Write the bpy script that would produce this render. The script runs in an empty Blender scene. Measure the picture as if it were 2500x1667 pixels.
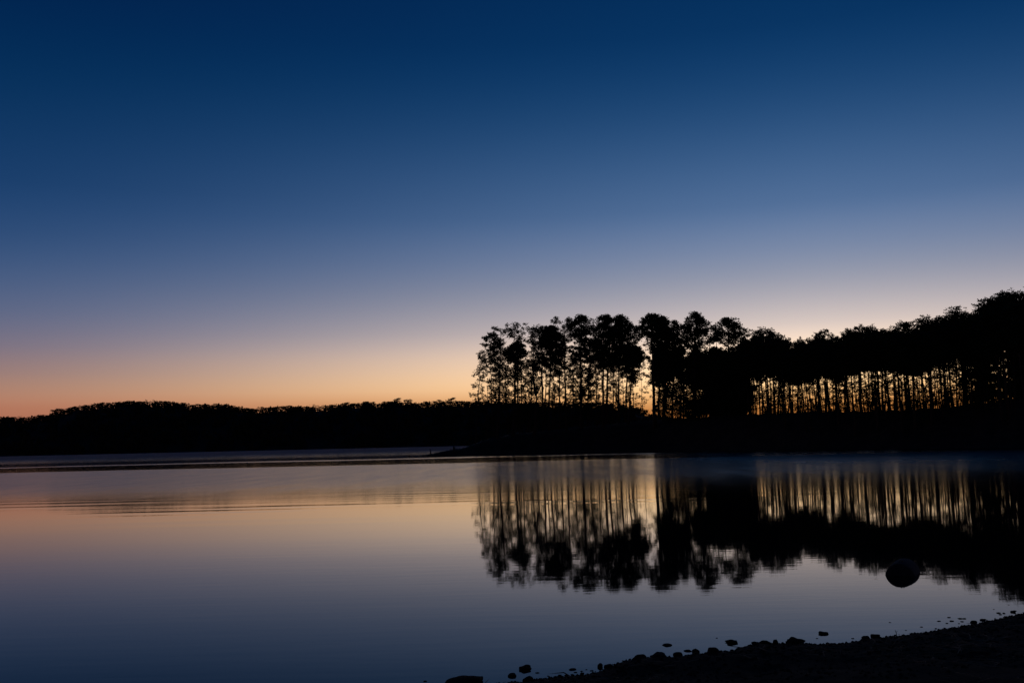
import bpy, math, random
import numpy as np
from mathutils import Matrix, Vector

# ------------------------------------------------------------------ camera
sc = bpy.context.scene
COL = sc.collection
F_PX = 2500 * 35 / 36            # focal length in photograph pixels
CAM_H = 1.6
PITCH, ROLL = 5.905, -1.3
HOR = 1085.0                     # horizon row at the centre column
cam = bpy.data.cameras.new('camera')
cam.lens = 35; cam.sensor_width = 36; cam.clip_start = 0.05; cam.clip_end = 6000
cam_o = bpy.data.objects.new('camera', cam); COL.objects.link(cam_o)
RM = Matrix.Rotation(math.radians(90 + PITCH), 3, 'X') @ Matrix.Rotation(math.radians(ROLL), 3, 'Z')
cam_o.matrix_world = Matrix.Translation((0, 0, CAM_H)) @ RM.to_4x4()
sc.camera = cam_o

# ------------------------------------------------------------------ sky
world = bpy.data.worlds.new('World'); sc.world = world; world.use_nodes = True
nt = world.node_tree; N = nt.nodes; L = nt.links
def wmath(op, a, b=None, c=None):
    n = N.new('ShaderNodeMath'); n.operation = op
    for i, v in enumerate((a, b, c)):
        if v is None: continue
        if isinstance(v, (int, float)): n.inputs[i].default_value = v
        else: L.new(v, n.inputs[i])
    return n.outputs[0]
SUN_AZ = math.radians(17)        # right of the view axis (+Y), just below the horizon
tc = N.new('ShaderNodeTexCoord')
sep = N.new('ShaderNodeSeparateXYZ'); L.new(tc.outputs['Generated'], sep.inputs[0])
hx, hy, hz = sep.outputs
el = wmath('MULTIPLY', wmath('ARCSINE', wmath('MINIMUM', wmath('MAXIMUM', hz, 0.0), 0.999)), 180 / math.pi / 90)
hl = wmath('MAXIMUM', wmath('SQRT', wmath('ADD', wmath('MULTIPLY', hx, hx), wmath('MULTIPLY', hy, hy))), 1e-4)
ca = wmath('DIVIDE', wmath('ADD', wmath('MULTIPLY', hx, math.sin(SUN_AZ)), wmath('MULTIPLY', hy, math.cos(SUN_AZ))), hl)
ang = wmath('MULTIPLY', wmath('ARCCOSINE', wmath('MINIMUM', wmath('MAXIMUM', ca, -0.9999), 0.9999)), 180 / math.pi)
def ramp(stops):
    r = N.new('ShaderNodeValToRGB'); cr = r.color_ramp; cr.interpolation = 'B_SPLINE'
    while len(cr.elements) < len(stops): cr.elements.new(0.5)
    for e, (d, c) in zip(cr.elements, stops):
        e.position = d / 90; e.color = (c[0] / 2, c[1] / 2, c[2] / 2, 1)
    L.new(el, r.inputs[0]); return r.outputs[0]
# twilight colours by elevation towards the glow and well away from it
toward = ramp([(0, (.24, .06, .010)), (1.4, (.48, .165, .034)), (2.2, (.74, .33, .09)), (3.2, (1.42, .92, .43)), (5, (1.12, .84, .62)), (6.4, (.66, .56, .53)),
               (8.5, (.325, .335, .41)), (10.5, (.19, .25, .39)), (12.9, (.078, .16, .325)), (17.7, (.012, .068, .19)),
               (22.5, (.0, .030, .118)), (32, (.0, .015, .066)), (55, (.001, .012, .05)), (90, (.001, .009, .038))])
away = ramp([(0, (.30, .075, .045)), (2.5, (.47, .19, .115)), (3.4, (.40, .215, .155)), (4.2, (.32, .195, .175)), (5.6, (.185, .16, .22)), (7.4, (.100, .132, .236)), (9.6, (.046, .094, .212)),
             (11.6, (.021, .066, .178)), (14.1, (.008, .046, .146)), (19.4, (.0, .026, .095)), (24.2, (.0, .0145, .072)), (34, (.0, .009, .043)), (55, (.001, .008, .034)), (90, (.001, .007, .03))])
wgt = N.new('ShaderNodeMapRange'); wgt.interpolation_type = 'SMOOTHSTEP'
L.new(ang, wgt.inputs[0]); wgt.inputs[1].default_value = 49; wgt.inputs[2].default_value = -3
wgt.inputs[3].default_value = 0; wgt.inputs[4].default_value = 1
mx = N.new('ShaderNodeMix'); mx.data_type = 'RGBA'
L.new(wgt.outputs[0], mx.inputs[0]); L.new(away, mx.inputs[6]); L.new(toward, mx.inputs[7])
dim = N.new('ShaderNodeMapRange'); dim.interpolation_type = 'SMOOTHSTEP'   # the sky opposite the glow is dimmer
L.new(ang, dim.inputs[0]); dim.inputs[1].default_value = 45; dim.inputs[2].default_value = 150
dim.inputs[3].default_value = 2.0; dim.inputs[4].default_value = 0.8
bg = N['Background']
L.new(mx.outputs[2], bg.inputs[0]); L.new(dim.outputs[0], bg.inputs[1])
sky = N.new('ShaderNodeTexSky'); sky.sky_type = 'NISHITA'; sky.sun_disc = False
sky.sun_elevation = math.radians(-5); sky.sun_rotation = SUN_AZ
bg2 = N.new('ShaderNodeBackground'); bg2.inputs[1].default_value = 0.05
L.new(sky.outputs[0], bg2.inputs[0])
add = N.new('ShaderNodeAddShader'); L.new(bg.outputs[0], add.inputs[0]); L.new(bg2.outputs[0], add.inputs[1])
L.new(add.outputs[0], N['World Output'].inputs[0])

sc.view_settings.view_transform = 'Standard'; sc.view_settings.look = 'None'
sc.view_settings.exposure = 0; sc.view_settings.gamma = 1
sc.render.engine = 'CYCLES'
sc.cycles.use_denoising = True
sc.cycles.max_bounces = 5; sc.cycles.diffuse_bounces = 2; sc.cycles.glossy_bounces = 3
sc.cycles.volume_bounces = 1
sc.cycles.caustics_reflective = False; sc.cycles.caustics_refractive = False

# ------------------------------------------------------------------ helpers
rng = np.random.default_rng(11)
random.seed(11)
def ray(px, py):
    return RM @ Vector(((px - 1250) / F_PX, -(py - 833.5) / F_PX, -1))
def at(px, py, depth):                     # world point seen at a pixel, at a depth along +Y
    d = ray(px, py); return Vector((0, 0, CAM_H)) + d * (depth / d.y)
def on_plane(px, py, z=0.0):
    d = ray(px, py); return Vector((0, 0, CAM_H)) + d * ((z - CAM_H) / d.z)
def hor(px): return HOR - (px - 1250) * math.tan(math.radians(-ROLL))
def slope(px):
    d = ray(px, hor(px)); return d.x / d.y
def smooth(t):
    t = np.clip(t, 0, 1); return t * t * (3 - 2 * t)

def mesh_from(name, v, f):
    me = bpy.data.meshes.new(name)
    v = np.asarray(v, dtype=np.float32).reshape(-1, 3)
    if isinstance(f, np.ndarray):
        k = f.shape[1]; n = len(f)
        me.vertices.add(len(v)); me.vertices.foreach_set('co', v.ravel())
        me.loops.add(n * k); me.loops.foreach_set('vertex_index', f.astype(np.int32).ravel())
        me.polygons.add(n); me.polygons.foreach_set('loop_start', np.arange(0, n * k, k, dtype=np.int32))
        me.update(calc_edges=True)
    else:
        me.from_pydata(v.tolist(), [], f)
    me.validate(); return me
def obj(name, me, mat, parent=None):
    if mat and not me.materials: me.materials.append(mat)
    o = bpy.data.objects.new(name, me); COL.objects.link(o)
    if parent: o.parent = parent
    return o
def tag(o, label=None, cat=None, group=None, kind=None):
    if label: o['label'] = label
    if cat: o['category'] = cat
    if group: o['group'] = group
    if kind: o['kind'] = kind
    return o
def empty(name, loc):
    o = bpy.data.objects.new(name, None); o.location = loc; o.empty_display_size = 0.2
    COL.objects.link(o); return o
def smooth_shade(me):
    me.polygons.foreach_set('use_smooth', np.ones(len(me.polygons), dtype=bool)); me.update()

class Geo:                                  # collects quads and triangles (triangles repeat no vertex)
    def __init__(s): s.v = []; s.f = []
    def tube(s, pts, rad, sides=6, cap=True):
        pts = [Vector(p) for p in pts]; b = len(s.v); n = len(pts)
        for i, p in enumerate(pts):
            t = (pts[min(i + 1, n - 1)] - pts[max(i - 1, 0)]).normalized()
            a = t.orthogonal().normalized(); c = t.cross(a)
            if i == 0: ref = a
            else:
                a = (ref - t * ref.dot(t)).normalized(); c = t.cross(a); ref = a
            for k in range(sides):
                q = 2 * math.pi * k / sides
                s.v.append(tuple(p + (a * math.cos(q) + c * math.sin(q)) * rad[i]))
        for i in range(n - 1):
            for k in range(sides):
                k2 = (k + 1) % sides
                s.f.append((b + i * sides + k, b + i * sides + k2, b + (i + 1) * sides + k2, b + (i + 1) * sides + k))
        if cap:
            s.f.append(tuple(b + k for k in reversed(range(sides))))
            s.f.append(tuple(b + (n - 1) * sides + k for k in range(sides)))
    def mesh(s, name): return mesh_from(name, s.v, s.f)

def ball(n, r):                             # n random points inside a unit ball, thicker towards its skin
    q = r.normal(size=(n, 3)); q /= np.linalg.norm(q, axis=1, keepdims=True) + 1e-9
    return q * r.uniform(0, 1, size=(n, 1)) ** 0.4
def tufts(cent, size, per, r, slim=0.22):    # needle tufts: slim triangles radiating from every centre
    cent = np.repeat(np.asarray(cent).reshape(-1, 3), per, axis=0); n = len(cent)
    d = r.normal(size=(n, 3)); d[:, 2] = d[:, 2] * 0.8 + 0.25
    d /= np.linalg.norm(d, axis=1, keepdims=True) + 1e-9
    q = r.normal(size=(n, 3)); q -= d * np.sum(q * d, axis=1, keepdims=True)
    q /= np.linalg.norm(q, axis=1, keepdims=True) + 1e-9
    s = size * r.uniform(0.6, 1.25, size=(n, 1))
    v = np.empty((n, 3, 3))
    v[:, 0] = cent - d * s * 0.15
    v[:, 1] = cent + d * s * 0.85 + q * s * slim
    v[:, 2] = cent + d * s * 0.85 - q * s * slim
    return v.reshape(-1, 3), np.arange(3 * n).reshape(-1, 3)

# ------------------------------------------------------------------ materials
def material(name):
    m = bpy.data.materials.new(name); m.use_nodes = True
    return m, m.node_tree, m.node_tree.nodes['Principled BSDF']
def noise_mat(name, c1, c2, scale, rough=0.9, bump=0.0, bump_scale=None, detail=6):
    m, t, b = material(name); n, l = t.nodes, t.links
    co = n.new('ShaderNodeTexCoord')
    no = n.new('ShaderNodeTexNoise'); no.inputs['Scale'].default_value = scale; no.inputs['Detail'].default_value = detail
    l.new(co.outputs['Object'], no.inputs['Vector'])
    cr = n.new('ShaderNodeValToRGB'); cr.color_ramp.elements[0].position = 0.3; cr.color_ramp.elements[1].position = 0.7
    cr.color_ramp.elements[0].color = (*c1, 1); cr.color_ramp.elements[1].color = (*c2, 1)
    l.new(no.outputs[0], cr.inputs[0]); l.new(cr.outputs[0], b.inputs['Base Color'])
    b.inputs['Roughness'].default_value = rough; b.inputs['Specular IOR Level'].default_value = 0.1755
    if bump:
        n2 = n.new('ShaderNodeTexNoise'); n2.inputs['Scale'].default_value = bump_scale or scale * 4; n2.inputs['Detail'].default_value = 8
        l.new(co.outputs['Object'], n2.inputs['Vector'])
        bm = n.new('ShaderNodeBump'); bm.inputs['Distance'].default_value = bump; bm.inputs['Strength'].default_value = 1
        l.new(n2.outputs[0], bm.inputs['Height']); l.new(bm.outputs[0], b.inputs['Normal'])
    return m
M_BARK = noise_mat('pine_bark', (0.028, 0.020, 0.016), (0.07, 0.05, 0.038), 3.0, 0.95, 0.02, 9)
M_NEEDLE = noise_mat('pine_needles', (0.016, 0.026, 0.012), (0.035, 0.05, 0.022), 0.8, 0.85)
M_LEAF = noise_mat('broad_leaves', (0.016, 0.022, 0.012), (0.04, 0.045, 0.022), 0.6, 0.85)
M_FARLEAF = noise_mat('far_canopy', (0.014, 0.02, 0.012), (0.035, 0.036, 0.02), 0.05, 0.9)
M_SOIL = noise_mat('forest_floor', (0.025, 0.018, 0.012), (0.055, 0.04, 0.028), 0.5, 0.95, 0.05, 2.0)
M_HILL = noise_mat('hill_floor', (0.016, 0.016, 0.01), (0.03, 0.026, 0.016), 0.02, 0.95)
M_MUD = noise_mat('wet_gravel_mud', (0.007, 0.006, 0.0055), (0.022, 0.019, 0.017), 2.2, 0.92, 0.012, 38)
M_STONE = noise_mat('dark_stone', (0.012, 0.011, 0.0105), (0.03, 0.028, 0.026), 9, 0.9, 0.006, 40)
for m_ in (M_MUD, M_STONE): m_.node_tree.nodes['Principled BSDF'].inputs['Specular IOR Level'].default_value = 0.06
M_STRAW = noise_mat('dry_straw', (0.10, 0.085, 0.055), (0.24, 0.20, 0.14), 6, 0.8)
M_WOOD = noise_mat('weathered_wood', (0.03, 0.026, 0.022), (0.08, 0.07, 0.06), 4, 0.9, 0.01, 14)
M_FLOAT = noise_mat('scuffed_plastic', (0.014, 0.018, 0.026), (0.027, 0.032, 0.043), 7, 0.9, 0.002, 30)
M_FLOAT.node_tree.nodes['Principled BSDF'].inputs['Specular IOR Level'].default_value = 0.1
M_METAL = noise_mat('rusty_metal', (0.04, 0.025, 0.018), (0.09, 0.05, 0.03), 20, 0.7, 0.001, 60)
M_BED = noise_mat('lake_bed', (0.02, 0.018, 0.014), (0.04, 0.035, 0.028), 0.3, 0.95)

# ------------------------------------------------------------------ water
def water_material():
    m, t, b = material('lake_water'); n, l = t.nodes, t.links
    def math_(op, a, c=None, d=None):
        k = n.new('ShaderNodeMath'); k.operation = op
        for i, v in enumerate((a, c, d)):
            if v is None: continue
            if isinstance(v, (int, float)): k.inputs[i].default_value = v
            else: l.new(v, k.inputs[i])
        return k.outputs[0]
    def step(v, a, c):
        k = n.new('ShaderNodeMapRange'); k.interpolation_type = 'SMOOTHSTEP'
        l.new(v, k.inputs[0]); k.inputs[1].default_value = min(a, c); k.inputs[2].default_value = max(a, c)
        if a > c: k.inputs[3].default_value, k.inputs[4].default_value = 1, 0
        return k.outputs[0]
    mul = lambda *a: a[0] if len(a) == 1 else math_('MULTIPLY', a[0], mul(*a[1:]))
    g = n.new('ShaderNodeNewGeometry'); s = n.new('ShaderNodeSeparateXYZ'); l.new(g.outputs['Position'], s.inputs[0])
    X, Y, _ = s.outputs
    def noise(sx, sy, detail=2, rough=0.5, off=0.0, rot=0.0):
        mp = n.new('ShaderNodeMapping'); l.new(g.outputs['Position'], mp.inputs['Vector'])
        mp.inputs['Scale'].default_value = (sx, sy, 0); mp.inputs['Location'].default_value = (off, off * 1.7, 0)
        mp.inputs['Rotation'].default_value = (0, 0, rot)
        k = n.new('ShaderNodeTexNoise'); k.inputs['Scale'].default_value = 1; k.inputs['Detail'].default_value = detail
        k.inputs['Roughness'].default_value = rough
        l.new(mp.outputs[0], k.inputs['Vector']); return k.outputs[0]
    # wandering edges of the breezy and the calm bands
    wob = math_('SUBTRACT', noise(0.035, 0.02, 3, 0.55, 3.0), 0.5)
    Yw = math_('MULTIPLY', Y, math_('ADD', 1.0, mul(wob, 0.14)))
    breeze = mul(step(Yw, 22, 54), step(Yw, 97, 93))             # ruffled band in mid lake
    streak = mul(step(Yw, 130, 133), step(Yw, 146, 141))          # narrow ruffled streak beyond the calm strip
    faroff = step(Yw, 150, 230)
    patch = mul(step(X, 10, 26), step(Yw, 48, 92), step(Yw, 142, 122))   # gusty patch in the cove
    fine = noise(2.2, 0.35, 2, 0.6, 9.0)
    r = math_('ADD', 0.022, mul(breeze, 0.17))
    r = math_('ADD', r, mul(streak, 0.15))
    r = math_('ADD', r, mul(faroff, 0.08))
    r = math_('ADD', r, mul(patch, 0.24))
    r = mul(r, math_('ADD', 0.62, mul(noise(0.7, 0.10, 3, 0.6, 13.0), 0.76)))
    l.new(r, b.inputs['Roughness'])
    # wavelets
    h1 = mul(noise(0.9, 5.0, 3, 0.55, 1.0, 0.03), math_('ADD', 0.00045, mul(step(Yw, 22, 48), 0.0022)))
    h2 = mul(noise(0.10, 0.55, 2, 0.5, 5.0, -0.03), math_('ADD', 0.0008, mul(step(Yw, 20, 40), 0.004)))
    h3 = mul(noise(3.0, 7.0, 2, 0.55, 7.0), mul(math_('ADD', step(Yw, 26, 60), mul(patch, 3.0)), 0.0038))
    # long low swell lines where the breeze dies out
    wv = n.new('ShaderNodeTexWave'); wv.bands_direction = 'Y'; wv.wave_profile = 'SIN'
    mp = n.new('ShaderNodeMapping'); l.new(g.outputs['Position'], mp.inputs['Vector'])
    mp.inputs['Rotation'].default_value = (0, 0, 0.05); mp.inputs['Scale'].default_value = (0.35, 1, 0)
    l.new(mp.outputs[0], wv.inputs['Vector'])
    wv.inputs['Scale'].default_value = 0.17; wv.inputs['Distortion'].default_value = 5.5
    wv.inputs['Detail'].default_value = 3; wv.inputs['Detail Scale'].default_value = 0.8
    sw = mul(step(Yw, 20, 27), step(Yw, 40, 31), step(X, 14, 2))
    h4 = mul(wv.outputs['Fac'], sw, step(noise(0.09, 0.16, 2, 0.5, 21.0), 0.42, 0.66), 0.0042)
    h = math_('ADD', math_('ADD', h1, h2), math_('ADD', h3, h4))
    bm = n.new('ShaderNodeBump'); bm.inputs['Strength'].default_value = 1; bm.inputs['Distance'].default_value = 1
    l.new(h, bm.inputs['Height']); l.new(bm.outputs[0], b.inputs['Normal'])
    b.inputs['Base Color'].default_value = (0.004, 0.006, 0.008, 1)
    b.inputs['IOR'].default_value = 1.333
    b.inputs['Specular IOR Level'].default_value = 0.175
    return m
M_WATER = water_material()

S = 3000
xs = np.concatenate([-np.geomspace(S, 20, 14), np.linspace(-15, 15, 7), np.geomspace(20, S, 14)])
ys = np.concatenate([-np.geomspace(S, 20, 10), np.linspace(-10, 20, 7), np.geomspace(30, S, 16)])
def grid_mesh(name, P):                     # P: (ny, nx, 3)
    ny, nx, _ = P.shape
    i = np.arange(ny * nx).reshape(ny, nx)
    f = np.stack([i[:-1, :-1], i[:-1, 1:], i[1:, 1:], i[1:, :-1]], -1).reshape(-1, 4)
    me = mesh_from(name, P.reshape(-1, 3), f); return me
gx, gy = np.meshgrid(xs, ys)
water = obj('lake_water', grid_mesh('lake_water', np.stack([gx, gy, gx * 0], -1)), M_WATER)
tag(water, 'calm lake water mirroring the twilight sky', kind='structure')
bed = obj('lake_bed', grid_mesh('lake_bed', np.stack([gx * 1.3, gy * 1.3, gx * 0 - 3], -1)), M_BED)
tag(bed, 'dark bed of the lake and ground out to the horizon', kind='structure')

# ------------------------------------------------------------------ far wooded hill
def interp(tab):
    a = np.array(tab, float); return lambda x: np.interp(x, a[:, 0], a[:, 1])
far_prof = interp([(-1500, 1040), (-900, 1010), (-400, 1030), (0, 1017), (61, 1019), (92, 1013), (122, 1010), (133, 1001), (158, 996), (199, 989), (253, 982),
                   (316, 979), (388, 979), (418, 980), (454, 984), (472, 989), (482, 985), (528, 985), (574, 990), (592, 995), (625, 997),
                   (669, 992), (710, 990), (750, 993), (784, 990), (817, 989), (840, 984), (901, 980), (926, 986), (947, 981), (972, 978),
                   (1021, 983), (1049, 979), (1105, 977), (1148, 979), (1300, 981), (1480, 983), (1540, 990), (1575, 1000), (1610, 1013),
                   (1700, 1025), (2200, 1020), (2600, 1000), (3200, 985), (4200, 990)])
D_SHORE, D_CREST = 500.0, 620.0
def far_top(px): return (hor(px) - far_prof(px)) / F_PX * D_CREST + CAM_H          # canopy height at the crest
pxs = np.linspace(-1500, 4200, 230)
vs = [480, 500, 512, 530, 555, 585, 610, 625, 660, 720, 820, 1000, 1400]
fr = [-0.15, 0.0, 0.10, 0.28, 0.55, 0.82, 0.98, 1.0, 0.95, 0.8, 0.6, 0.4, 0.25]
P = np.zeros((len(vs), len(pxs), 3))
for j, px in enumerate(pxs):
    hgt = max(far_top(px) - 3.6, 2.0); s_ = slope(px)
    for i, (d, k) in enumerate(zip(vs, fr)):
        z = k * hgt + (rng.normal() * 0.5 if 0 < k < 1 else 0)
        if i == 0: z = -2
        if i == 1: z = 0.25
        P[i, j] = (s_ * d, d, z)
hill = obj('far_hill', grid_mesh('far_hill', P), M_HILL); tag(hill, 'dark wooded hill along the far shore', kind='structure')
def far_ground(px, d):
    hgt = max(float(far_top(px)) - 3.6, 2.0)
    return float(np.interp(d, vs, fr)) * hgt

# far canopy that reads as one mass
cents, sizes = [], []
for k in range(2600):
    px = rng.uniform(-700, 3300); d = rng.uniform(503, 640)
    g_ = far_ground(px, d); top = rng.uniform(2.5, 6.5)
    if d > 560: top = min(top, float(far_top(px)) * d / D_CREST - g_ - 1.0)
    if top < 1.5: continue
    r_ = rng.uniform(2.2, 3.8)
    n_ = 34
    q = rng.normal(size=(n_, 3)); q /= np.linalg.norm(q, axis=1, keepdims=True)
    q *= rng.uniform(0.5, 1, size=(n_, 1)) ** 0.5
    c = np.array([slope(px) * d, d, g_ + top - r_]) + q * np.array([r_, r_, r_ * rng.uniform(0.8, 1.4)])
    cents.append(c)
c = np.concatenate(cents)
v, f = tufts(c, 1.15, 3, rng, 0.42)
fw = obj('far_woodland', mesh_from('far_woodland', v, f), M_FARLEAF)
tag(fw, 'unbroken dark woodland covering the hill across the lake', 'woodland', kind='stuff')

# skyline trees of the far hill
def far_proto(seed, kind):
    r = np.random.default_rng(seed); g = Geo(); H = 12.0
    g.tube([(0, 0, -1), (0.1, 0, H * 0.5), (0, 0.1, H * 0.92)], [0.22, 0.16, 0.04], 5)
    cl = []
    nb = 26 if kind != 'bare' else 26
    for i in range(nb):
        t = r.uniform(0.15, 1.0); ph = r.uniform(0, 6.283)
        w = {'round': 3.4 * math.sqrt(max(0.05, 1 - ((t - 0.68) / 0.36) ** 2)), 'pine': 2.7 * (1.12 - t) ** 0.55 + 0.3, 'bare': 3.2 * math.sqrt(max(0.05, 1 - ((t - 0.7) / 0.36) ** 2))}[kind]
        rr = w * math.sqrt(r.uniform(0.1, 1))
        e = Vector((rr * math.cos(ph), rr * math.sin(ph), H * t))
        b0 = Vector((0, 0, max(H * 0.25, H * t - rr * 0.8)))
        g.tube([b0, b0.lerp(e, 0.55) + Vector((0, 0, 0.2)), e], [0.07, 0.05, 0.02], 3, False)
        if kind == 'bare':
            for _ in range(4):
                g.tube([b0.lerp(e, r.uniform(0.4, 0.9)), e + Vector(r.normal(size=3) * 0.8) + Vector((0, 0, 0.5))], [0.035, 0.015], 3, False)
        cl.append(np.array(e) + ball(16, r) * np.array([1.15, 1.15, 0.8]))
    if kind == 'bare': cl = [np.zeros((0, 3))] + [x[:2] for x in cl[::3]]
    v, f = tufts(np.concatenate(cl), 0.5, 5, r, 0.3)
    return g.mesh('far_trunk'), mesh_from('far_crown', v, f)
FAR = [far_proto(1, 'round'), far_proto(2, 'round'), far_proto(3, 'pine'), far_proto(4, 'round'), far_proto(5, 'pine'), far_proto(6, 'bare')]
def plant(name, loc, protos, scale, rz, label, group, cat='tree', mats=(None, None)):
    o = empty(name, loc); o.rotation_euler = (0, 0, rz); o.scale = scale
    for nm, me, mt in zip(('trunk', 'crown'), protos, mats): obj(nm, me, mt, o)
    return tag(o, label, cat, group)
px = -40.0; k = 0
marked = {972: 'tallest rounded tree on the far skyline, well left of the pines', 998: 'open-topped tree just right of the tallest far skyline tree',
          1105: 'bushy far skyline tree nearest the left end of the pine grove', 901: 'broad tree at the right end of a row of far crowns', 770: 'bare twiggy tree poking above the far skyline'}
spots = sorted([(x, True) for x in marked] + [(x, False) for x in np.arange(-40, 1570, 14.5) + rng.uniform(-6, 6, size=112) if min(abs(x - y) for y in marked) > 13])
for x, spec in spots:
    d = D_CREST + rng.uniform(-14, 14)
    bare = x == 770 or (not spec and rng.random() < 0.05)
    pr = FAR[5] if bare else FAR[rng.integers(0, 5)]
    top = (hor(x) - float(far_prof(x))) / F_PX * d + CAM_H + rng.uniform(-1.3, 0.4)
    if spec: top = (hor(x) - float(far_prof(x))) / F_PX * d + CAM_H + (1.4 if x in (972, 998, 1105) else 0.3)
    if bare: top += 0.7
    g_ = far_ground(x, d) - 0.8; s_ = max(0.35, (top - g_) / 12.0); wx = rng.uniform(0.8, 1.2)
    plant('far_tree', (slope(x) * d, d, g_), pr, (wx, wx, s_), rng.uniform(0, 6.28),
          marked.get(x, 'bare twiggy tree in the row along the far hill crest' if bare else 'small leafy tree ' + ('on the low left end' if x < 115 else 'up the left slope' if x < 260 else 'along the rounded top' if x < 460 else 'in the dip right of the top' if x < 780 else 'along the stretch left of the grove' if x < 1150 else 'seen between the grove trunks') + ' of the far crest'),
          'trees along the far hill crest', mats=(M_BARK, M_FARLEAF))

# ------------------------------------------------------------------ wooded point (peninsula)
pen_front = interp([(1030, 171), (1100, 177), (1200, 181), (1400, 177), (1600, 168), (1800, 149), (2000, 132), (2200, 121), (2500, 109), (2900, 98), (3400, 88)])
pen_width = interp([(1030, 3), (1100, 8), (1200, 34), (1400, 48), (1800, 55), (2500, 60), (3400, 60)])
pen_h = interp([(1030, 0.08), (1060, 0.35), (1100, 0.8), (1140, 1.25), (1175, 2.4), (1250, 3.6), (1400, 4.6), (1600, 5.6), (1800, 5.7), (2000, 5.5), (2150, 5.2),
                (2250, 5.2), (2400, 5.6), (2500, 6.1), (3400, 8)])
def pen_pos(px, v):
    d = float(pen_front(px) + v * pen_width(px)); return slope(px) * d, d
def pen_z(px, v):
    k = float(smooth(v / 0.32) ** 0.8 * smooth((1 - v) / 0.25)); return float(pen_h(px)) * k
pxs = np.concatenate([np.linspace(1030, 1180, 40), np.linspace(1190, 3400, 180)])
vv = np.array([-0.06, -0.02, 0.0, 0.02, 0.05, 0.1, 0.16, 0.23, 0.32, 0.45, 0.6, 0.75, 0.85, 0.93, 1.0, 1.05])
P = np.zeros((len(vv), len(pxs), 3))
for j, px in enumerate(pxs):
    for i, v_ in enumerate(vv):
        x, y = pen_pos(px, v_)
        z = pen_z(px, v_) if 0 < v_ < 1 else -0.5 * (1 if v_ in (-0.06, 1.05) else 0.2)
        if 0 < v_ < 1: z += rng.normal() * 0.12 * min(1, z)
        P[i, j] = (x, y, z)
me = grid_mesh('wooded_point', P); smooth_shade(me)
pen = obj('wooded_point', me, M_SOIL); tag(pen, 'low earth bank of the pine-covered point', kind='structure')

# --- pine builder: trunk with limbs, crown of needle tufts
def pine_meshes(seed, base, top, rad, crowns, fork=None, size=0.285, per=7, bend=0.0, extra=()):
    """base/top: local points; crowns: (z_top, z_bottom, half_width, clumps, tufts_per_clump, shape)"""
    r = np.random.default_rng(seed); g = Geo()
    base = Vector(base); top = Vector(top); Hh = top.z - base.z
    sway = Vector((r.normal() * 0.12 + bend, r.normal() * 0.12, 0))
    def axis(z):
        t = (z - base.z) / Hh
        return base.lerp(top, t) + sway * math.sin(math.pi * min(max(t, 0), 1)) + Vector((0.05 * math.sin(z * 1.3 + seed), 0.05 * math.cos(z * 1.1), 0))
    def rad_at(z):
        t = min(max((z - base.z) / Hh, 0), 1); return rad * (1.0 - 0.86 * t ** 1.25) * (1 + 0.35 * max(0, 1 - t * 12))
    zs = [base.z - 0.6] + [base.z + Hh * t for t in (0.02, 0.06, 0.15, 0.28, 0.42, 0.56, 0.7, 0.82, 0.92, 0.985)]
    g.tube([axis(z) for z in zs], [rad_at(z) for z in zs], 7)
    cl = []
    for zt, zb, hw, nc, tp, shape in crowns:
        for i in range(nc):
            t = (i + r.uniform(0, 1)) / nc
            if shape == 'dome': w = hw * math.sqrt(max(0.02, 1 - (1 - t) ** 2)) * (1 if t < 0.75 else 1 - (t - 0.75) * 1.2)
            elif shape == 'cone': w = hw * (0.15 + 0.85 * t)
            elif shape == 'fan': w = hw * math.sqrt(max(0.05, 1 - (1.15 * t - 0.15) ** 2)) 
            else: w = hw * math.sqrt(max(0.12, 1 - (2 * t - 1) ** 2 * 0.9))
            k = r.uniform(0.0, 1.0); rr = w * (k ** (0.5 if shape != 'dome' else 0.38)); ph = r.uniform(0, 2 * math.pi)
            z = zt - (zt - zb) * t
            zc = min(z, top.z)
            a = axis(zc); e = Vector((a.x + rr * math.cos(ph), a.y + rr * math.sin(ph), z - 0.12))
            rise = rr * (0.75 if shape in ('fan', 'dome') else 0.3) * r.uniform(0.6, 1.2)
            zb0 = max(base.z + Hh * 0.12, min(zc - rise, top.z - 0.3)); b0 = axis(zb0)
            mid = b0.lerp(e, 0.55) + Vector((r.normal() * 0.15, r.normal() * 0.15, -0.06 * rr + r.normal() * 0.08))
            br = min(rad_at(zb0) * 0.5, 0.03 + 0.013 * rr)
            if rr > 0.35: g.tube([b0, mid, e], [br, br * 0.7, br * 0.3], 4, False)
            rc = r.uniform(0.45, 0.95) * (0.75 + 0.06 * hw)
            q = ball(tp, r) * np.array([rc, rc, rc * 0.58]) * 1.2
            cl.append(np.array(e) + q)
            for _ in range(2):
                tip = e + Vector(q[r.integers(0, tp)])
                g.tube([mid.lerp(e, r.uniform(0.2, 0.8)), tip], [0.03, 0.012], 3, False)
    for pts, rads in extra:
        g.tube(pts, rads, 6)
    cm = None
    if cl:
        v, f = tufts(np.concatenate(cl), size, per, r)
        cm = mesh_from('pine_crown', v, f)
    return g.mesh('pine_trunk'), cm

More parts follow.
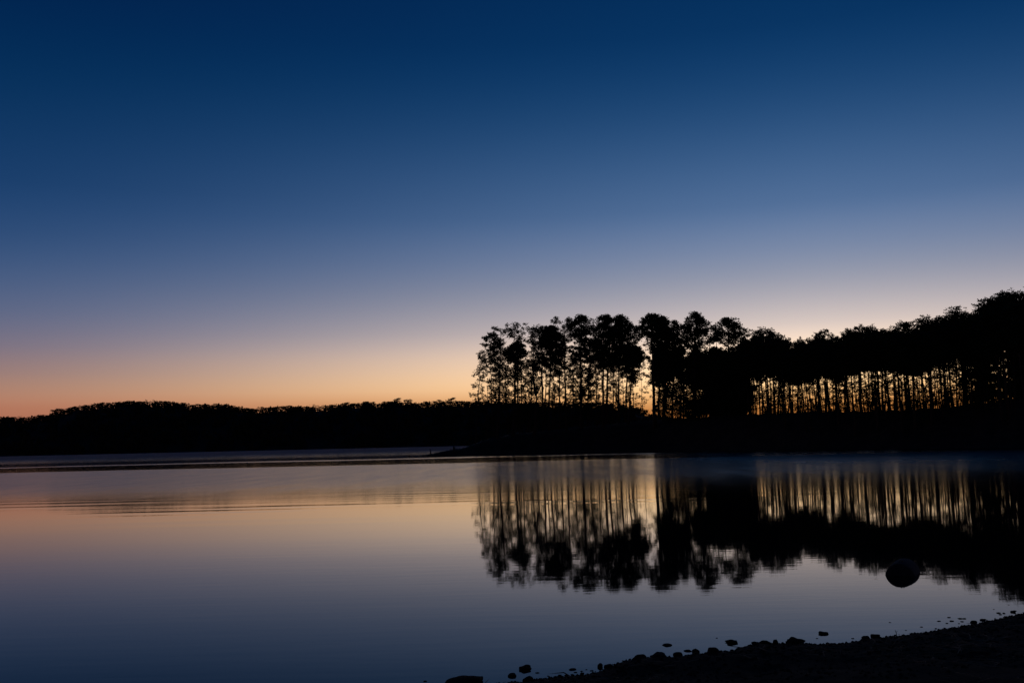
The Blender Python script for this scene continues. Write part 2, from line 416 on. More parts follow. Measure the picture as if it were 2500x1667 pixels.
def hero(label, pxb, pyb, pxt, pyt, v_, rad, crowns, seed, group='pines on the point', limbs=(), name='pine_tree', cat='tree', bend=0.0, size=0.285):
    """positions read in photograph pixels, placed at the tree's own depth on the point"""
    x, d = pen_pos(pxb, v_); gz = pen_z(pxb, v_)
    b = at(pxb, pyb, d); t = at(pxt, pyt, d)
    k = (gz - b.z) / (t.z - b.z); foot = b + (t - b) * k; foot.z = gz
    mpp = d / F_PX
    cs = [((hor(pxt) - a) * mpp + CAM_H - gz, (hor(pxt) - z) * mpp + CAM_H - gz, hw * mpp, int(n_ * (1.8 if tp > 10 else 1.4)), int(tp * 1.45), sh) for a, z, hw, n_, tp, sh in crowns]
    ex = []
    for pts, rr in limbs:
        ex.append(([at(px, py, d) - foot for px, py in pts], rr))
    tm, cm = pine_meshes(seed, (0, 0, 0), t - foot, rad, cs, extra=ex, bend=bend, size=size)
    o = empty(name, foot); obj('trunk', tm, M_BARK, o)
    if cm: obj('crown', cm, M_NEEDLE, o)
    return tag(o, label, cat, group)

HERO = [
 ('leftmost slender pine of the grove, thin tufts right down its stem', 1168, 985, 1177, 860, .30, .13, [(857, 905, 17, 12, 9, 'cone'), (905, 985, 19, 14, 8, 'oval')]),
 ('second slim pine from the left end of the grove', 1202, 985, 1197, 815, .35, .14, [(812, 855, 21, 15, 11, 'oval'), (855, 935, 23, 16, 9, 'oval'), (940, 980, 16, 6, 8, 'oval')]),
 ('pine with a tufted middle, third from the left end of the grove', 1210, 985, 1209, 838, .55, .14, [(836, 905, 21, 18, 12, 'oval'), (910, 970, 16, 10, 9, 'oval')]),
 ('thick-based pine with a spiky open top near the left end', 1217, 985, 1222, 798, .28, .22, [(795, 845, 28, 20, 10, 'fan'), (845, 925, 22, 16, 9, 'oval'), (935, 980, 17, 9, 9, 'oval')]),
 ('thin leaning young pine under the left end of the grove', 1233, 985, 1222, 905, .42, .09, [(895, 975, 19, 12, 8, 'oval')]),
 ('stout pine with a dense flat-bottomed dark crown, lower than its neighbours', 1256, 985, 1261, 842, .25, .30, [(837, 880, 30, 34, 22, 'dome'), (880, 925, 27, 18, 11, 'oval'), (950, 985, 20, 7, 9, 'oval')]),
 ('tall pine with an airy fan-shaped top rising behind the dense low crown', 1262, 985, 1264, 793, .62, .17, [(790, 838, 28, 24, 10, 'fan')]),
 ('straight thin pine just right of the stout low-crowned pine', 1273, 985, 1270, 850, .45, .14, [(848, 905, 17, 12, 10, 'oval'), (915, 955, 17, 9, 9, 'oval')]),
 ('thin pine leaning gently right, left of the forked tree', 1292, 985, 1302, 804, .38, .14, [(801, 850, 17, 14, 9, 'oval'), (850, 900, 15, 9, 8, 'oval'), (908, 960, 22, 14, 9, 'oval')]),
 ('pine standing straight over the right arm of the forked tree', 1324, 985, 1320, 800, .5, .18, [(796, 850, 30, 26, 13, 'oval'), (850, 905, 22, 12, 10, 'oval')]),
 ('thin pine close behind the forked tree', 1331, 985, 1336, 800, .66, .15, [(797, 850, 27, 24, 13, 'oval'), (870, 930, 18, 8, 8, 'oval')]),
 ('pine with a heavy dense crown right of the forked tree', 1341, 985, 1347, 797, .33, .21, [(797, 845, 30, 34, 20, 'dome'), (840, 890, 31, 30, 16, 'oval')]),
 ('short pine with one small tuft of crown, right of the heavy crown', 1351, 985, 1353, 880, .47, .13, [(873, 918, 20, 13, 12, 'oval'), (940, 980, 14, 5, 7, 'oval')]),
 ('mid-height pine between the heavy crown and the fan-topped pine', 1364, 985, 1363, 822, .4, .18, [(815, 870, 23, 22, 14, 'oval'), (875, 918, 19, 11, 10, 'oval')]),
 ('tall pine with a wide airy fan of branches at its top', 1382, 985, 1378, 778, .28, .2, [(775, 835, 33, 34, 10, 'fan'), (845, 890, 19, 9, 8, 'oval'), (925, 980, 16, 6, 8, 'oval')]),
 ('small bushy pine low between two tall trunks', 1398, 985, 1400, 850, .58, .12, [(845, 965, 19, 20, 10, 'oval')]),
 ('thick-trunked tall pine left of the crowded middle of the grove', 1419, 988, 1419, 774, .3, .3, [(770, 820, 35, 40, 14, 'dome'), (825, 885, 31, 26, 13, 'oval'), (890, 975, 27, 22, 11, 'oval')]),
 ('pine with layered foliage right of the thick-trunked tall pine', 1436, 988, 1441, 803, .52, .18, [(803, 880, 28, 28, 14, 'oval'), (895, 980, 23, 16, 11, 'oval')]),
 ('slim mid-height pine at the centre of the grove', 1457, 988, 1455, 832, .42, .15, [(826, 900, 24, 20, 13, 'oval'), (905, 970, 18, 10, 9, 'oval')]),
 ('tall round-topped pine, left one of two side by side', 1473, 988, 1476, 772, .26, .24, [(769, 820, 29, 36, 17, 'dome'), (815, 895, 33, 38, 15, 'oval')]),
 ('heavy-trunked pine with its crown buried under the round-topped pair', 1482, 988, 1488, 806, .44, .26, [(806, 905, 31, 40, 15, 'oval')]),
 ('slim pine with a bare lower stem below the round-topped pair', 1497, 988, 1497, 812, .62, .16, [(810, 895, 25, 26, 14, 'oval'), (905, 950, 15, 7, 8, 'oval')]),
 ('tall round-topped pine, right one of two side by side', 1512, 988, 1515, 773, .34, .21, [(770, 820, 28, 34, 16, 'dome'), (818, 890, 29, 32, 14, 'oval')]),
 ('pine sloping down from the round-topped pair towards the gap', 1529, 992, 1536, 792, .5, .2, [(790, 850, 27, 30, 14, 'oval'), (850, 910, 25, 22, 13, 'oval')]),
 ('low pine with a solid dark dome bordering the bright gap', 1537, 995, 1547, 850, .27, .2, [(845, 890, 31, 40, 22, 'dome'), (880, 930, 28, 24, 16, 'oval')]),
 ('wispy young tree standing in the bright gap', 1571, 1008, 1568, 890, .6, .08, [(878, 1000, 17, 16, 7, 'oval')]),
 ('tall straight pine standing clear in the bright gap, with drooping side branches', 1597, 1013, 1590, 770, .2, .32, [(767, 818, 38, 46, 15, 'dome'), (818, 852, 30, 18, 6, 'fan'), (905, 935, 20, 5, 7, 'oval')]),
 ('dense pine shoulder to shoulder with the tall pine right of the gap', 1608, 1013, 1617, 777, .46, .22, [(774, 830, 30, 44, 18, 'dome'), (830, 900, 32, 36, 15, 'oval')]),
 ('dark trunked pine second to the right of the bright gap', 1620, 1013, 1627, 802, .3, .24, [(800, 885, 31, 42, 15, 'oval'), (895, 965, 26, 18, 12, 'oval')]),
 ('pine with a feathery pointed top between two dense pines', 1641, 1013, 1647, 785, .4, .2, [(782, 815, 20, 18, 9, 'cone'), (815, 890, 30, 32, 13, 'oval'), (890, 970, 23, 20, 11, 'oval')]),
 ('feathery pine just left of the highest crown', 1662, 1013, 1664, 795, .55, .18, [(793, 830, 20, 14, 10, 'oval'), (830, 900, 30, 30, 14, 'oval'), (910, 1000, 24, 18, 11, 'oval')]),
 ('pine with the highest, many-lobed crown of the grove', 1694, 1013, 1699, 767, .28, .25, [(764, 812, 33, 38, 13, 'dome'), (808, 850, 37, 26, 13, 'oval'), (850, 955, 34, 34, 10, 'oval')]),
 ('pine partly hidden between the highest crown and the domed crown', 1724, 1013, 1735, 800, .5, .18, [(797, 835, 24, 16, 11, 'oval'), (845, 1000, 34, 46, 10, 'oval')]),
 ('small feathery pine left of the domed crown', 1752, 1013, 1750, 794, .62, .15, [(793, 830, 14, 10, 9, 'oval'), (850, 1000, 34, 50, 15, 'oval')]),
 ('pine with a wide see-through dome, last tall crown before the skyline drops', 1780, 1013, 1776, 781, .3, .24, [(777, 836, 40, 48, 11, 'dome'), (850, 1000, 38, 60, 15, 'oval')]),
 ('thin wispy pine right beside the wide see-through dome', 1818, 1013, 1821, 804, .5, .14, [(801, 838, 15, 11, 8, 'oval'), (850, 1000, 32, 46, 15, 'oval')]),
]
for i, h_ in enumerate(HERO):
    limbs = ()
    if 'stout pine' in h_[0]: limbs = ([[(1255, 932), (1246, 924), (1236, 916)], [.09, .07, .04]],)
    hero(*h_, seed=100 + i, limbs=limbs)
# snag and forked tree
x, d = pen_pos(1190, .4)
hero('short bare snag standing between the two leftmost pines', 1190.5, 985, 1191, 941, .4, .13, [], 300, name='tree_snag', cat='snag', group=None)
hero('forked tree whose trunk splits in a wide V low down', 1307.5, 992, 1308.5, 962, .24, .30,
     [(872, 905, 20, 12, 9, 'oval')], 301, name='forked_tree', group=None,
     limbs=([[(1308, 966), (1305, 948), (1302, 925), (1303, 900), (1306, 880)], [.2, .17, .14, .1, .05]],
            [[(1308, 966), (1315, 951), (1322, 936), (1323, 915), (1319, 895), (1312, 882)], [.2, .17, .15, .12, .08, .04]],
            [[(1322, 936), (1316, 922), (1309, 906)], [.1, .07, .03]]))

# --- the crowded stand further right: copies of a few pines and bushy trees
PINES = []
for s_ in range(9):
    r = np.random.default_rng(500 + s_)
    dens = [17, 21, 26][s_ % 3]
    PINES.append(pine_meshes(500 + s_, (0, 0, 0), (r.normal() * 0.4, r.normal() * 0.4, 13.6), [.07, .10, .13, .09, .17, .08, .12, .2, .11][s_],
                 [(14.0, 11.2, r.uniform(1.7, 2.2), 26, dens, 'dome'), (11.6, 9.0, r.uniform(1.7, 2.3), 24, dens, 'oval')] + [(8.6, 3.5, 1.4, 2 + s_ % 4, 8, 'oval'), (8.8, 1.5, 1.2, 6, 4, 'oval')], size=0.28))
DOMED = [pine_meshes(540 + s_, (0, 0, 0), (0.1, 0.1, 13.7), 0.13, [(14.0, 11.4, 1.75 + .12 * s_, 20, 17, 'dome'), (11.7, 8.9, 1.9, 20, 20, 'oval')], size=0.27) for s_ in range(5)]
SLIM = [pine_meshes(560 + s_, (0, 0, 0), (0.2, 0.1, 17.6), 0.11, [(18.0, 13.0, 1.7, 15, 14, 'oval'), (13.0, 5.0, 1.6, 12, 10, 'oval')], size=0.27) for s_ in range(4)]
BUSHY = []
SAPLING = [pine_meshes(660 + s_, (0, 0, 0), (.15, .1, 5.8), 0.05, [(6.0, 1.0, 1.3, 13, 11, 'oval')], size=0.24) for s_ in range(4)]
for s_ in range(4):
    BUSHY.append(pine_meshes(600 + s_, (0, 0, 0), (0, 0, 8.4), 0.11, [(9.0, 5.0, 2.0, 34, 19, 'oval'), (6.0, 0.8, 2.2, 44, 19, 'oval')], size=0.42))
sky_prof = interp([(1600, 790), (1827, 815), (1858, 819), (1883, 804), (1914, 817), (1965, 817), (1988, 819), (2021, 811), (2054, 826), (2093, 801), (2112, 799), (2140, 798),
                   (2168, 801), (2196, 801), (2224, 787), (2244, 801), (2275, 778), (2303, 775), (2331, 768), (2359, 754), (2387, 757), (2410, 762), (2432, 736),
                   (2449, 728), (2477, 716), (2500, 711), (2560, 700), (2700, 690)])
def zone(px):
    return ('just right of the unlit block' if px < 1960 else 'over the left part of the glowing trunks' if px < 2060 else 'over the middle of the glowing trunks' if px < 2170 else
            'over the right part of the glowing trunks' if px < 2290 else 'where the skyline climbs' if px < 2410 else 'at the right edge of the view')
def stand(px, v_, top_px, pr, wscale, label, group, name='pine_tree', href=14.0):
    x, d = pen_pos(px, v_); gz = pen_z(px, v_) - 0.1
    ztop = (hor(px) - top_px) * d / F_PX + CAM_H
    s_ = (ztop - gz) / href; w_ = wscale
    o = plant(name, (x, d, gz), pr, (w_, w_, s_), rng.uniform(0, 6.28), label, group, mats=(M_BARK, M_NEEDLE))
    o.rotation_euler.x, o.rotation_euler.y = rng.normal() * .018, rng.normal() * .018
for px_, w_, lb in [(1858, 1.0, 'small round pine crown just right of the skyline drop'), (1883, 1.25, 'broad domed pine rising above the low dark stand'), (2021, 1.2, 'domed pine standing out in the middle of the dark stand'),
               (2053, .8, 'low wispy pine at the notch in the dark stand skyline'), (2105, 1.15, 'broad pine crown right of the notch in the skyline'), (2140, .95, 'rounded pine crown midway along the dark stand'),
               (2224, 1.1, 'pine with a tuft of crown above the glowing trunks'), (2278, 1.2, 'pine where the skyline begins to climb to the right'), (2361, 1.2, 'pine with two small tufts on the climbing skyline'),
               (2418, .9, 'pine with a ragged left shoulder near the right edge'), (2449, 1.3, 'big dark pine near the right edge of the view'), (2495, 1.5, 'tallest dark pine at the right edge of the view')]:
    stand(px_, rng.uniform(.15, .5), float(sky_prof(px_)) - 2, DOMED[rng.integers(0, 5)], w_, lb, 'pines of the dark stand')
for px_ in np.arange(1840, 2560, 21):
    stand(px_ + rng.uniform(-7, 7), rng.uniform(.12, .9), float(sky_prof(px_)) + rng.uniform(0, 12), DOMED[rng.integers(0, 5)], rng.uniform(.7, 1.0),
          'pine whose crown merges into the skyline ' + zone(px_), 'pines of the dark stand')
for k in range(168):
    px_ = 1830 + 730 * (k + rng.random()) / 168
    stand(px_, rng.uniform(.1, .95), float(sky_prof(px_)) + rng.uniform(14, 52), PINES[rng.integers(0, 9)], rng.uniform(.75, 1.15),
          'slim pine inside the dark stand ' + zone(px_), 'pines of the dark stand')
for k in range(26):                                    # thinner trees deep in the left part of the grove
    px_ = 1215 + 345 * (k + rng.random()) / 26
    stand(px_, rng.uniform(.6, .92), rng.uniform(830, 900), SLIM[rng.integers(0, 4)], rng.uniform(.8, 1.1),
          'slender pine deep behind the front row of the left grove', 'slender pines deep in the grove', href=18.0)
for k in range(26):                                    # trunks behind the grove, right of the gap
    px_ = rng.uniform(1605, 1840)
    stand(px_, rng.uniform(.55, .95), float(np.interp(px_, [1600, 1700, 1840], [835, 845, 835])) + rng.uniform(5, 40), PINES[rng.integers(0, 9)], rng.uniform(.85, 1.1),
          'slim pine crowded behind the big pines right of the bright gap', 'pines behind the right of the grove')
for k in range(22):
    px_ = rng.uniform(1742, 1826) if k < 21 else rng.uniform(1693, 1735)
    stand(px_, rng.uniform(.25, .9), rng.uniform(868, 925) + (0 if k < 21 else 60), BUSHY[rng.integers(0, 4)], rng.uniform(.9, 1.25),
          'bushy dark tree filling the unlit block left of the glowing trunks', 'bushy trees in the unlit block', name='bushy_tree', href=9.0)
for k in range(8):
    px_ = rng.uniform(2395, 2560)
    stand(px_, rng.uniform(.2, .9), rng.uniform(840, 920), BUSHY[rng.integers(0, 4)], rng.uniform(.8, 1.2),
          'bushy dark tree under the tall pines at the right edge', 'bushy trees at the right edge', name='bushy_tree', href=9.0)

for n_, a_, b_, t0, t1, lb, gr in [(16, 1175, 1560, 930, 962, 'low sapling at the foot of the left grove', 'saplings at the foot of the left grove'),
                           (22, 1605, 1730, 895, 980, 'low sapling at the foot of the pines right of the bright gap', 'saplings right of the bright gap'),
                           (22, 1850, 2360, 935, 985, 'low sapling among the glowing trunks', 'saplings among the glowing trunks'),
                           (10, 2340, 2540, 900, 960, 'low sapling under the right-edge pines', 'saplings under the right-edge pines')]:
    for k in range(n_):
        px_ = a_ + (b_ - a_) * (k + rng.random()) / n_
        stand(px_, rng.uniform(.2, .85), rng.uniform(t0, t1), SAPLING[rng.integers(0, 4)], rng.uniform(.7, 1.3), lb, gr, name='sapling', href=6.0)
for k in range(46):
    px_ = 1600 + 900 * (k + rng.random()) / 46
    gy = float(np.interp(px_, [1600, 2150, 2250, 2500], [1013, 1003, 992, 970]))
    stand(px_, rng.uniform(.25, .7), gy - rng.uniform(6, 24), SAPLING[rng.integers(0, 4)], rng.uniform(.5, 1.0), 'low bush on the bank crest ' + (zone(px_) if px_ > 1850 else 'left of the unlit block'), 'bushes on the bank crest', name='bush', href=6.0)
# --- stumps on the spit
def stump(label, px, pyb, pyt, rad, lean, seed, name='tree_stump'):
    r = np.random.default_rng(seed); g = Geo()
    d = float(pen_front(px)) + 0.25 * float(pen_width(px)); b = at(px, pyb, d); t = at(px + lean, pyt, d)
    o = empty(name, b); h = t - b; g.v = []
    g.tube([Vector((0, 0, -.4)), Vector((0, 0, 0.05)), h * 0.45 + Vector((.04, 0, 0)), h * 0.8, h], [rad * 1.5, rad * 1.2, rad, rad * 0.85, rad * 0.5], 8)
    obj('stem', g.mesh('stump'), M_WOOD, o)
    g2 = Geo(); g2.tube([h * 0.55, h * 0.62 + Vector((rad * 2.2, 0, 0.08))], [rad * .35, rad * .15], 5); obj('branch_stub', g2.mesh('stub'), M_WOOD, o)
    tag(o, label, 'stump')
stump('thin leaning dead post at the tip of the low spit', 1051.5, 1111, 1095, .09, -2, 1)
stump('thicker broken stump on the rise of the spit', 1107.5, 1100, 1089, .17, 0.5, 2)
stump('tiny snag poking from open water left of the spit', 998.5, 1114, 1110, .09, 0, 3)

# ------------------------------------------------------------------ near shore
sh_px = [(700, 1760), (1000, 1690), (1150, 1676), (1300, 1660), (1350, 1652), (1440, 1645), (1480, 1632), (1520, 1614), (1570, 1606), (1640, 1604), (1700, 1598), (1790, 1588), (1815, 1578), (1840, 1573),
         (1900, 1572), (1960, 1571), (2000, 1573), (2060, 1570), (2120, 1559), (2180, 1552), (2240, 1545), (2320, 1533), (2390, 1521), (2440, 1510), (2500, 1497), (2600, 1478)]
sh = np.array([[*on_plane(*p)[:2]] for p in sh_px])
sh = np.concatenate([[[-300, -80], [-60, -12], [-8, 2.0], [-3, 4.9]], sh, [[9, 11.3], [20, 16.5], [60, 34], [300, 60]]])
sh = sh[np.argsort(sh[:, 0])]
def shore_y(x): return np.interp(x, sh[:, 0], sh[:, 1])
gx = np.unique(np.concatenate([-np.geomspace(300, 3, 14), np.arange(-2.2, 6.6, 0.045), np.geomspace(7, 300, 16)]))
gs = np.unique(np.concatenate([[-6, -3, -1.5], np.arange(-0.8, 3.2, 0.045), np.geomspace(3.4, 400, 26)]))
rs = np.random.default_rng(5)
ph = rs.uniform(0, 6.28, size=(40, 3)); kk = rs.normal(size=(40, 2)) * np.geomspace(1.2, 26, 40)[:, None]; aa = 0.009 / np.geomspace(1, 9, 40)
def bumps(x, y):
    z = np.zeros_like(x)
    for i in range(40): z += aa[i] * np.sin(kk[i, 0] * x + kk[i, 1] * y + ph[i, 0])
    return z
GX, GS = np.meshgrid(gx, gs); GY = shore_y(GX) - GS
def shore_z(x, y):
    s_ = shore_y(x) - y
    return np.where(s_ > 0, 0.03 * (1 - np.exp(-np.maximum(s_, 0) / 0.12)) + 0.055 * np.minimum(s_, 4) + 0.03 * np.clip(s_ - 4, 0, 80), 0.2 * s_) + bumps(x, y) * np.clip(np.abs(s_) * 1.0 + 0.06, 0, 1)
me = grid_mesh('lake_shore', np.stack([GX, GY, shore_z(GX, GY)], -1)); me.flip_normals(); smooth_shade(me)
shore = obj('lake_shore', me, M_MUD); tag(shore, 'dark muddy gravel shore in the foreground', kind='structure')

# stones
import bmesh
def stone_mesh(seed, flat, jag):
    bm = bmesh.new(); bmesh.ops.create_icosphere(bm, subdivisions=4, radius=1)
    r = np.random.default_rng(seed)
    pl = [(Vector(r.normal(size=3)).normalized(), r.uniform(0.62, 0.92)) for _ in range(11)]
    w = [(Vector(r.normal(size=3)) * 2.4, r.uniform(0, 6)) for _ in range(6)]
    for v in bm.verts:
        p = v.co.copy()
        for n_, k in pl:
            dd = p.dot(n_)
            if dd > k: p -= n_ * (dd - k) * 0.9
        p *= 1 + jag * sum(math.sin(p.dot(a) * 2 + b) for a, b in w) / 6
        v.co = Vector((p.x, p.y, p.z * flat))
    me = bpy.data.meshes.new('stone'); bm.to_mesh(me); bm.free(); smooth_shade(me); me.materials.append(M_STONE); return me
STONES = [stone_mesh(s_, f_, j_) for s_, f_, j_ in [(1, .8, .12), (2, .6, .2), (3, .9, .1), (4, .5, .16), (5, .7, .3), (6, .65, .1)]]
def stone(label, px, py, wpx, hpx, m=None, group='stones along the water line', rz=None, sink=0.5):
    """px,py: where the stone meets water or shore; wpx,hpx: width and height above that line"""
    p = on_plane(px, py); mpp = p.y / F_PX
    if p.y < shore_y(p.x): p.z = float(shore_z(np.array(p.x), np.array(p.y)))
    w = wpx * mpp / 2 * 1.05; h = hpx * mpp * 0.7
    k = STONES[rng.integers(0, 6)] if m is None else STONES[m]
    zr = max(abs(v.co.z) for v in k.vertices)
    o = bpy.data.objects.new('stone', k); COL.objects.link(o)
    full = h / (1 + (1 - 2 * sink)) * 2 / 2
    o.scale = (w, w * rng.uniform(.7, .95), full / zr)
    o.location = (p.x, p.y + w * .3, p.z + h - full)
    o.rotation_euler = (0, 0, rng.uniform(0, 6.28) if rz is None else rz)
    return tag(o, label, 'stone', group)
for a in [('large low mound of stone at the bottom edge, leftmost on the shore', 1138, 1672, 112, 25, 4),
          ('angular flat-topped stone standing alone in the water near the bottom', 1283, 1634, 36, 14, 4),
          ('small lumpy stone in the water left of the angular flat-topped one', 1252, 1650, 26, 9, 0),
          ('rounded stone at the water edge below the angular flat-topped one', 1289, 1668, 27, 17, 2),
          ('thin flat stone barely breaking the water', 1397, 1634, 20, 4, 3),
          ('round cobble at the water edge where the shore bends', 1465, 1628, 17, 13, 2),
          ('low cobble beside the round cobble at the bend', 1488, 1632, 26, 12, 5),
          ('long low stone jutting from the shore, left of two', 1562, 1606, 40, 12, 3),
          ('long low stone jutting from the shore, right of two', 1612, 1606, 52, 15, 1),
          ('humped stone just right of the jutting pair', 1656, 1607, 26, 13, 0),
          ('small diamond-shaped stone alone in the water above the jutting pair', 1630, 1575, 30, 6, 5),
          ('thin flat stone touching the upright blocky stone', 1681, 1589, 24, 4, 3),
          ('upright blocky stone at the water edge', 1700, 1593, 20, 15, 2),
          ('wide dome-shaped stone half in the shore', 1740, 1600, 38, 17, 0),
          ('pointed stone lying in the water off the middle of the shore', 1787, 1569, 34, 10, 4),
          ('flat dark stone starting the raised gravel bar', 1846, 1576, 24, 9, 1),
          ('knobbly stone on the raised gravel bar', 1870, 1575, 28, 12, 4),
          ('round dark cobble in the middle of the gravel bar', 1894, 1577, 17, 15, 2),
          ('biggest peaked stone on the gravel bar', 1944, 1575, 48, 20, 4),
          ('ragged stone alone in the water right of the peaked stone', 2010, 1547, 27, 8, 4),
          ('low stone on the shore right of the gravel bar', 2115, 1558, 26, 9, 1),
          ('flat stone at the water edge by the thin upright twig', 2138, 1553, 30, 8, 3),
          ('lumpy stone near the right end of the shoreline', 2378, 1519, 18, 7, 0),
          ('low stone by the shoreline near the right edge', 2400, 1514, 16, 5, 3),
          ('stone with a ragged top close to the right edge', 2475, 1494, 14, 6, 4)]:
    stone(*a)
lab = 'small dark stone in the broken line along the water edge'
for k in range(62):                                    # cobbles scattered along the water line
    px_ = rng.uniform(1290, 2500); py_ = float(np.interp(px_, [p[0] for p in sh_px], [p[1] for p in sh_px])) + rng.normal() * 3 + 1
    s_ = rng.uniform(5, 13) * (0.75 if px_ > 2050 else 1)
    stone(lab, px_, py_, s_, s_ * rng.uniform(.25, .5))
for px_, py_, w_ in [(1312, 1642, 10), (1038, 1663, 10), (1750, 1557, 6), (2173, 1519, 6), (2212, 1538, 5), (2250, 1530, 7), (2293, 1516, 9), (2318, 1507, 8), (2325, 1516, 10), (2312, 1521, 7),
                     (2345, 1510, 11), (2354, 1510, 9), (2349, 1517, 8), (2438, 1496, 11), (2443, 1500, 8), (2452, 1497, 9), (2427, 1487, 4), (2463, 1476, 4), (2478, 1491, 9), (1995, 1558, 6), (2082, 1558, 7),
                     (1405, 1641, 8), (1420, 1638, 7), (1432, 1634, 6), (1445, 1637, 9), (1396, 1646, 8)]:
    stone('little stone breaking the water surface just off the shore', px_, py_, w_ * 1.1, w_ * .28, group='little stones off the shore')

# thin upright twig
p = on_plane(2189, 1551); q = at(2185, 1537, p.y); g = Geo(); g.tube([p - Vector((0, 0, .05)), (p + q) / 2 + Vector((.004, 0, 0)), q], [.004, .003, .0015], 5)
g.tube([(p * .4 + q * .6), (p * .25 + q * .75) + Vector((.02, 0, .004))], [.0022, .001], 4)
tag(obj('twig', g.mesh('twig'), M_WOOD), 'thin upright twig at the water edge', 'twig')

# fine gravel and straw litter on the shore: nobody could count it
def scatter(n, smin, smax):
    px_ = rng.uniform(-1.2, 6.2, size=n); s_ = smin + (smax - smin) * rng.uniform(0, 1, size=n) ** 1.6
    y = shore_y(px_) - s_; return px_, y, shore_z(px_, y)
n = 4200; x, y, z = scatter(n, -0.06, 1.8); sz = rng.uniform(.004, .014, size=n) * (1 + 0.4 * rng.random(n))
octa = np.array([(1, 0, 0), (0, 1, 0), (-1, 0, 0), (0, -1, 0), (0, 0, .7), (0, 0, -.7)])
of = np.array([(0, 1, 4), (1, 2, 4), (2, 3, 4), (3, 0, 4), (1, 0, 5), (2, 1, 5), (3, 2, 5), (0, 3, 5)])
an = rng.uniform(0, 6.28, n); ca_, sa_ = np.cos(an), np.sin(an)
v = octa[None] * (sz[:, None] * rng.uniform(.6, 1.3, size=(n, 3)))[:, None, :]
v = np.stack([v[..., 0] * ca_[:, None] - v[..., 1] * sa_[:, None], v[..., 0] * sa_[:, None] + v[..., 1] * ca_[:, None], v[..., 2]], -1) + np.stack([x, y, z + .002], -1)[:, None]
f = (of[None] + 6 * np.arange(n)[:, None, None]).reshape(-1, 3)
tag(obj('gravel', mesh_from('gravel', v.reshape(-1, 3), f), M_STONE), 'fine dark gravel strewn over the muddy shore', 'gravel', kind='stuff')
n = 2600; x, y, z = scatter(n, 0.35, 3.4)
clump = np.sin(x * 2.1 + 1) + np.sin(y * 3.3 + x) + rng.normal(size=n) * .6; keep = clump > 0.1
x, y, z = x[keep], y[keep], z[keep]; n = len(x)
an = rng.normal(size=n) * .7 + np.where(rng.random(n) < .5, 0, math.pi); ln = rng.uniform(.05, .28, n); up = np.abs(rng.normal(size=n)) * .014; wd = rng.uniform(.0016, .0042, n)
d0 = np.stack([np.cos(an), np.sin(an), 0 * an], -1); sd = np.stack([-np.sin(an), np.cos(an), 0 * an], -1)
b0 = np.stack([x, y, z + .006], -1); mid = b0 + d0 * ln[:, None] * .5 + np.stack([0 * x, 0 * x, up], -1) + sd * (rng.normal(size=n) * .02)[:, None]
e0 = b0 + d0 * ln[:, None] + np.stack([0 * x, 0 * x, up * rng.uniform(-.3, 1.6, n)], -1) + sd * (rng.normal(size=n) * .04)[:, None]
w3 = sd * wd[:, None]; z3 = np.stack([0 * x, 0 * x, wd * 1.6], -1)
v = np.stack([b0 - w3, b0 + w3, b0 + z3, mid - w3, mid + w3, mid + z3, e0], 1).reshape(-1, 3)
q4 = np.array([(0, 1, 4), (0, 4, 3), (1, 2, 5), (1, 5, 4), (2, 0, 3), (2, 3, 5), (3, 4, 6), (4, 5, 6), (5, 3, 6)])
f = (q4[None] + 7 * np.arange(n)[:, None, None]).reshape(-1, 3)
tag(obj('straw_litter', mesh_from('straw_litter', v, f), M_STRAW), 'dry stems and straw littering the dark shore', 'straw', kind='stuff')

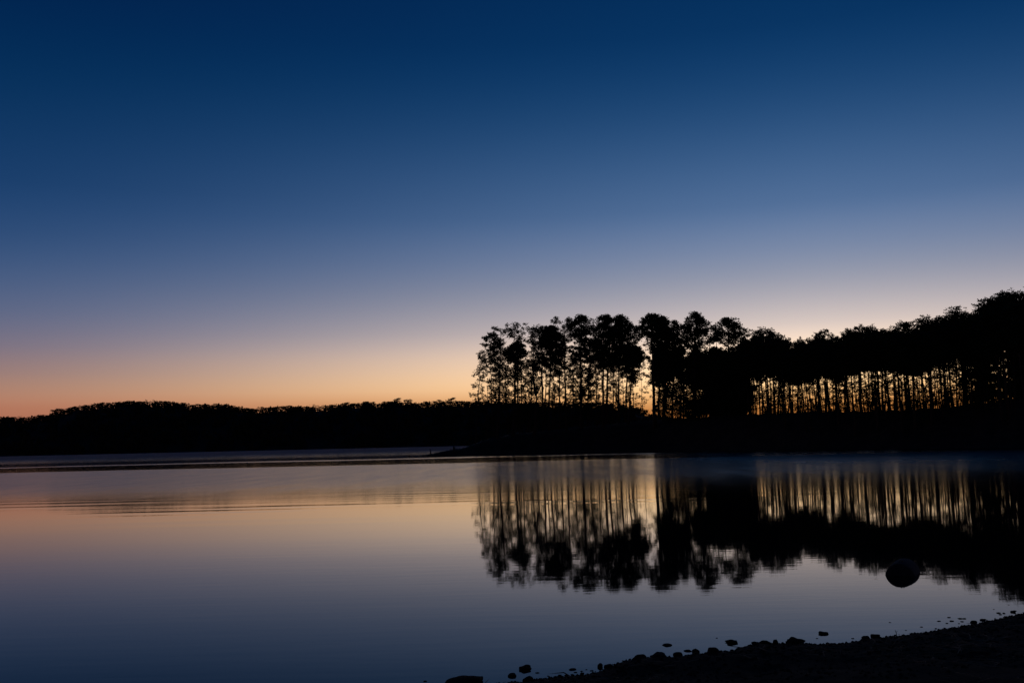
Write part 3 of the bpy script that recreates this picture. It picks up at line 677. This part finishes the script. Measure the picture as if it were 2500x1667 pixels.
# ------------------------------------------------------------------ drum float
def drum():
    p = on_plane(2218, 1404); mpp = p.y / F_PX; R = 34.5 * mpp; Ln = 0.42
    root = empty('mooring_float', (p.x, p.y, 0))
    g = Geo(); prof = [(-.5, .0), (-.5, .93), (-.493, .965), (-.475, .99), (-.45, 1.0), (-.1, 1.01), (.1, 1.01), (.45, 1.0), (.475, .99), (.493, .965), (.5, .93), (.5, 0)]
    nS = 40; V = []; Fc = []
    for a, rr in prof:
        for k in range(nS):
            q = 2 * math.pi * k / nS; V.append((rr * R * math.cos(q), a * Ln, rr * R * math.sin(q)))
    for i in range(len(prof) - 1):
        for k in range(nS):
            k2 = (k + 1) % nS; Fc.append((i * nS + k, (i + 1) * nS + k, (i + 1) * nS + k2, i * nS + k2))
    me = mesh_from('float_body', V, Fc); smooth_shade(me)
    b = obj('body', me, M_FLOAT, root); b.location = (0, Ln * .4, -R * .12)
    tilt = Matrix.Rotation(math.radians(-30), 4, 'Z') @ Matrix.Rotation(math.radians(3), 4, 'X')
    b.rotation_euler = tilt.to_euler()
    for s_ in (-1, 1):
        g = Geo(); g.tube([(s_ * .016, 0, -.02), (s_ * .016, 0, .014), (s_ * .010, 0, .022)], [.006, .006, .004], 8)
        o = obj('lug', g.mesh('lug'), M_METAL, root); o.location = b.location + (tilt.to_3x3() @ Vector((0, -.05, R * .97)))
    g = Geo(); g.tube([(0, 0, 0), (0.01, -.01, -.3), (.03, .02, -1.2)], [.012, .012, .012], 8)
    c_ = obj('mooring_line', g.mesh('line'), M_METAL, root); c_.location = (0, Ln * .4, -R * .6)
    tag(root, 'dark drum-shaped float half sunk in the calm water by the shore', 'float')
drum()

# ------------------------------------------------------------------ thin mist lying on the far water
m = bpy.data.materials.new('mist'); m.use_nodes = True; t = m.node_tree
t.nodes.remove(t.nodes['Principled BSDF'])
pv = t.nodes.new('ShaderNodeVolumePrincipled'); pv.inputs['Color'].default_value = (.9, .9, .95, 1); pv.inputs['Density'].default_value = 0.0027
t.links.new(pv.outputs[0], t.nodes['Material Output'].inputs['Volume'])
x0, x1, y0, y1, z0, z1 = -420, 260, 232, 498, .02, 1.5
V = [(x, y, z) for z in (z0, z1) for y in (y0, y1) for x in (x0, x1)]
Fc = [(0, 2, 3, 1), (4, 5, 7, 6), (0, 1, 5, 4), (2, 6, 7, 3), (0, 4, 6, 2), (1, 3, 7, 5)]
tag(obj('mist', mesh_from('mist', V, Fc), m), 'thin pale mist lying on the water below the far hill', 'mist', kind='stuff')
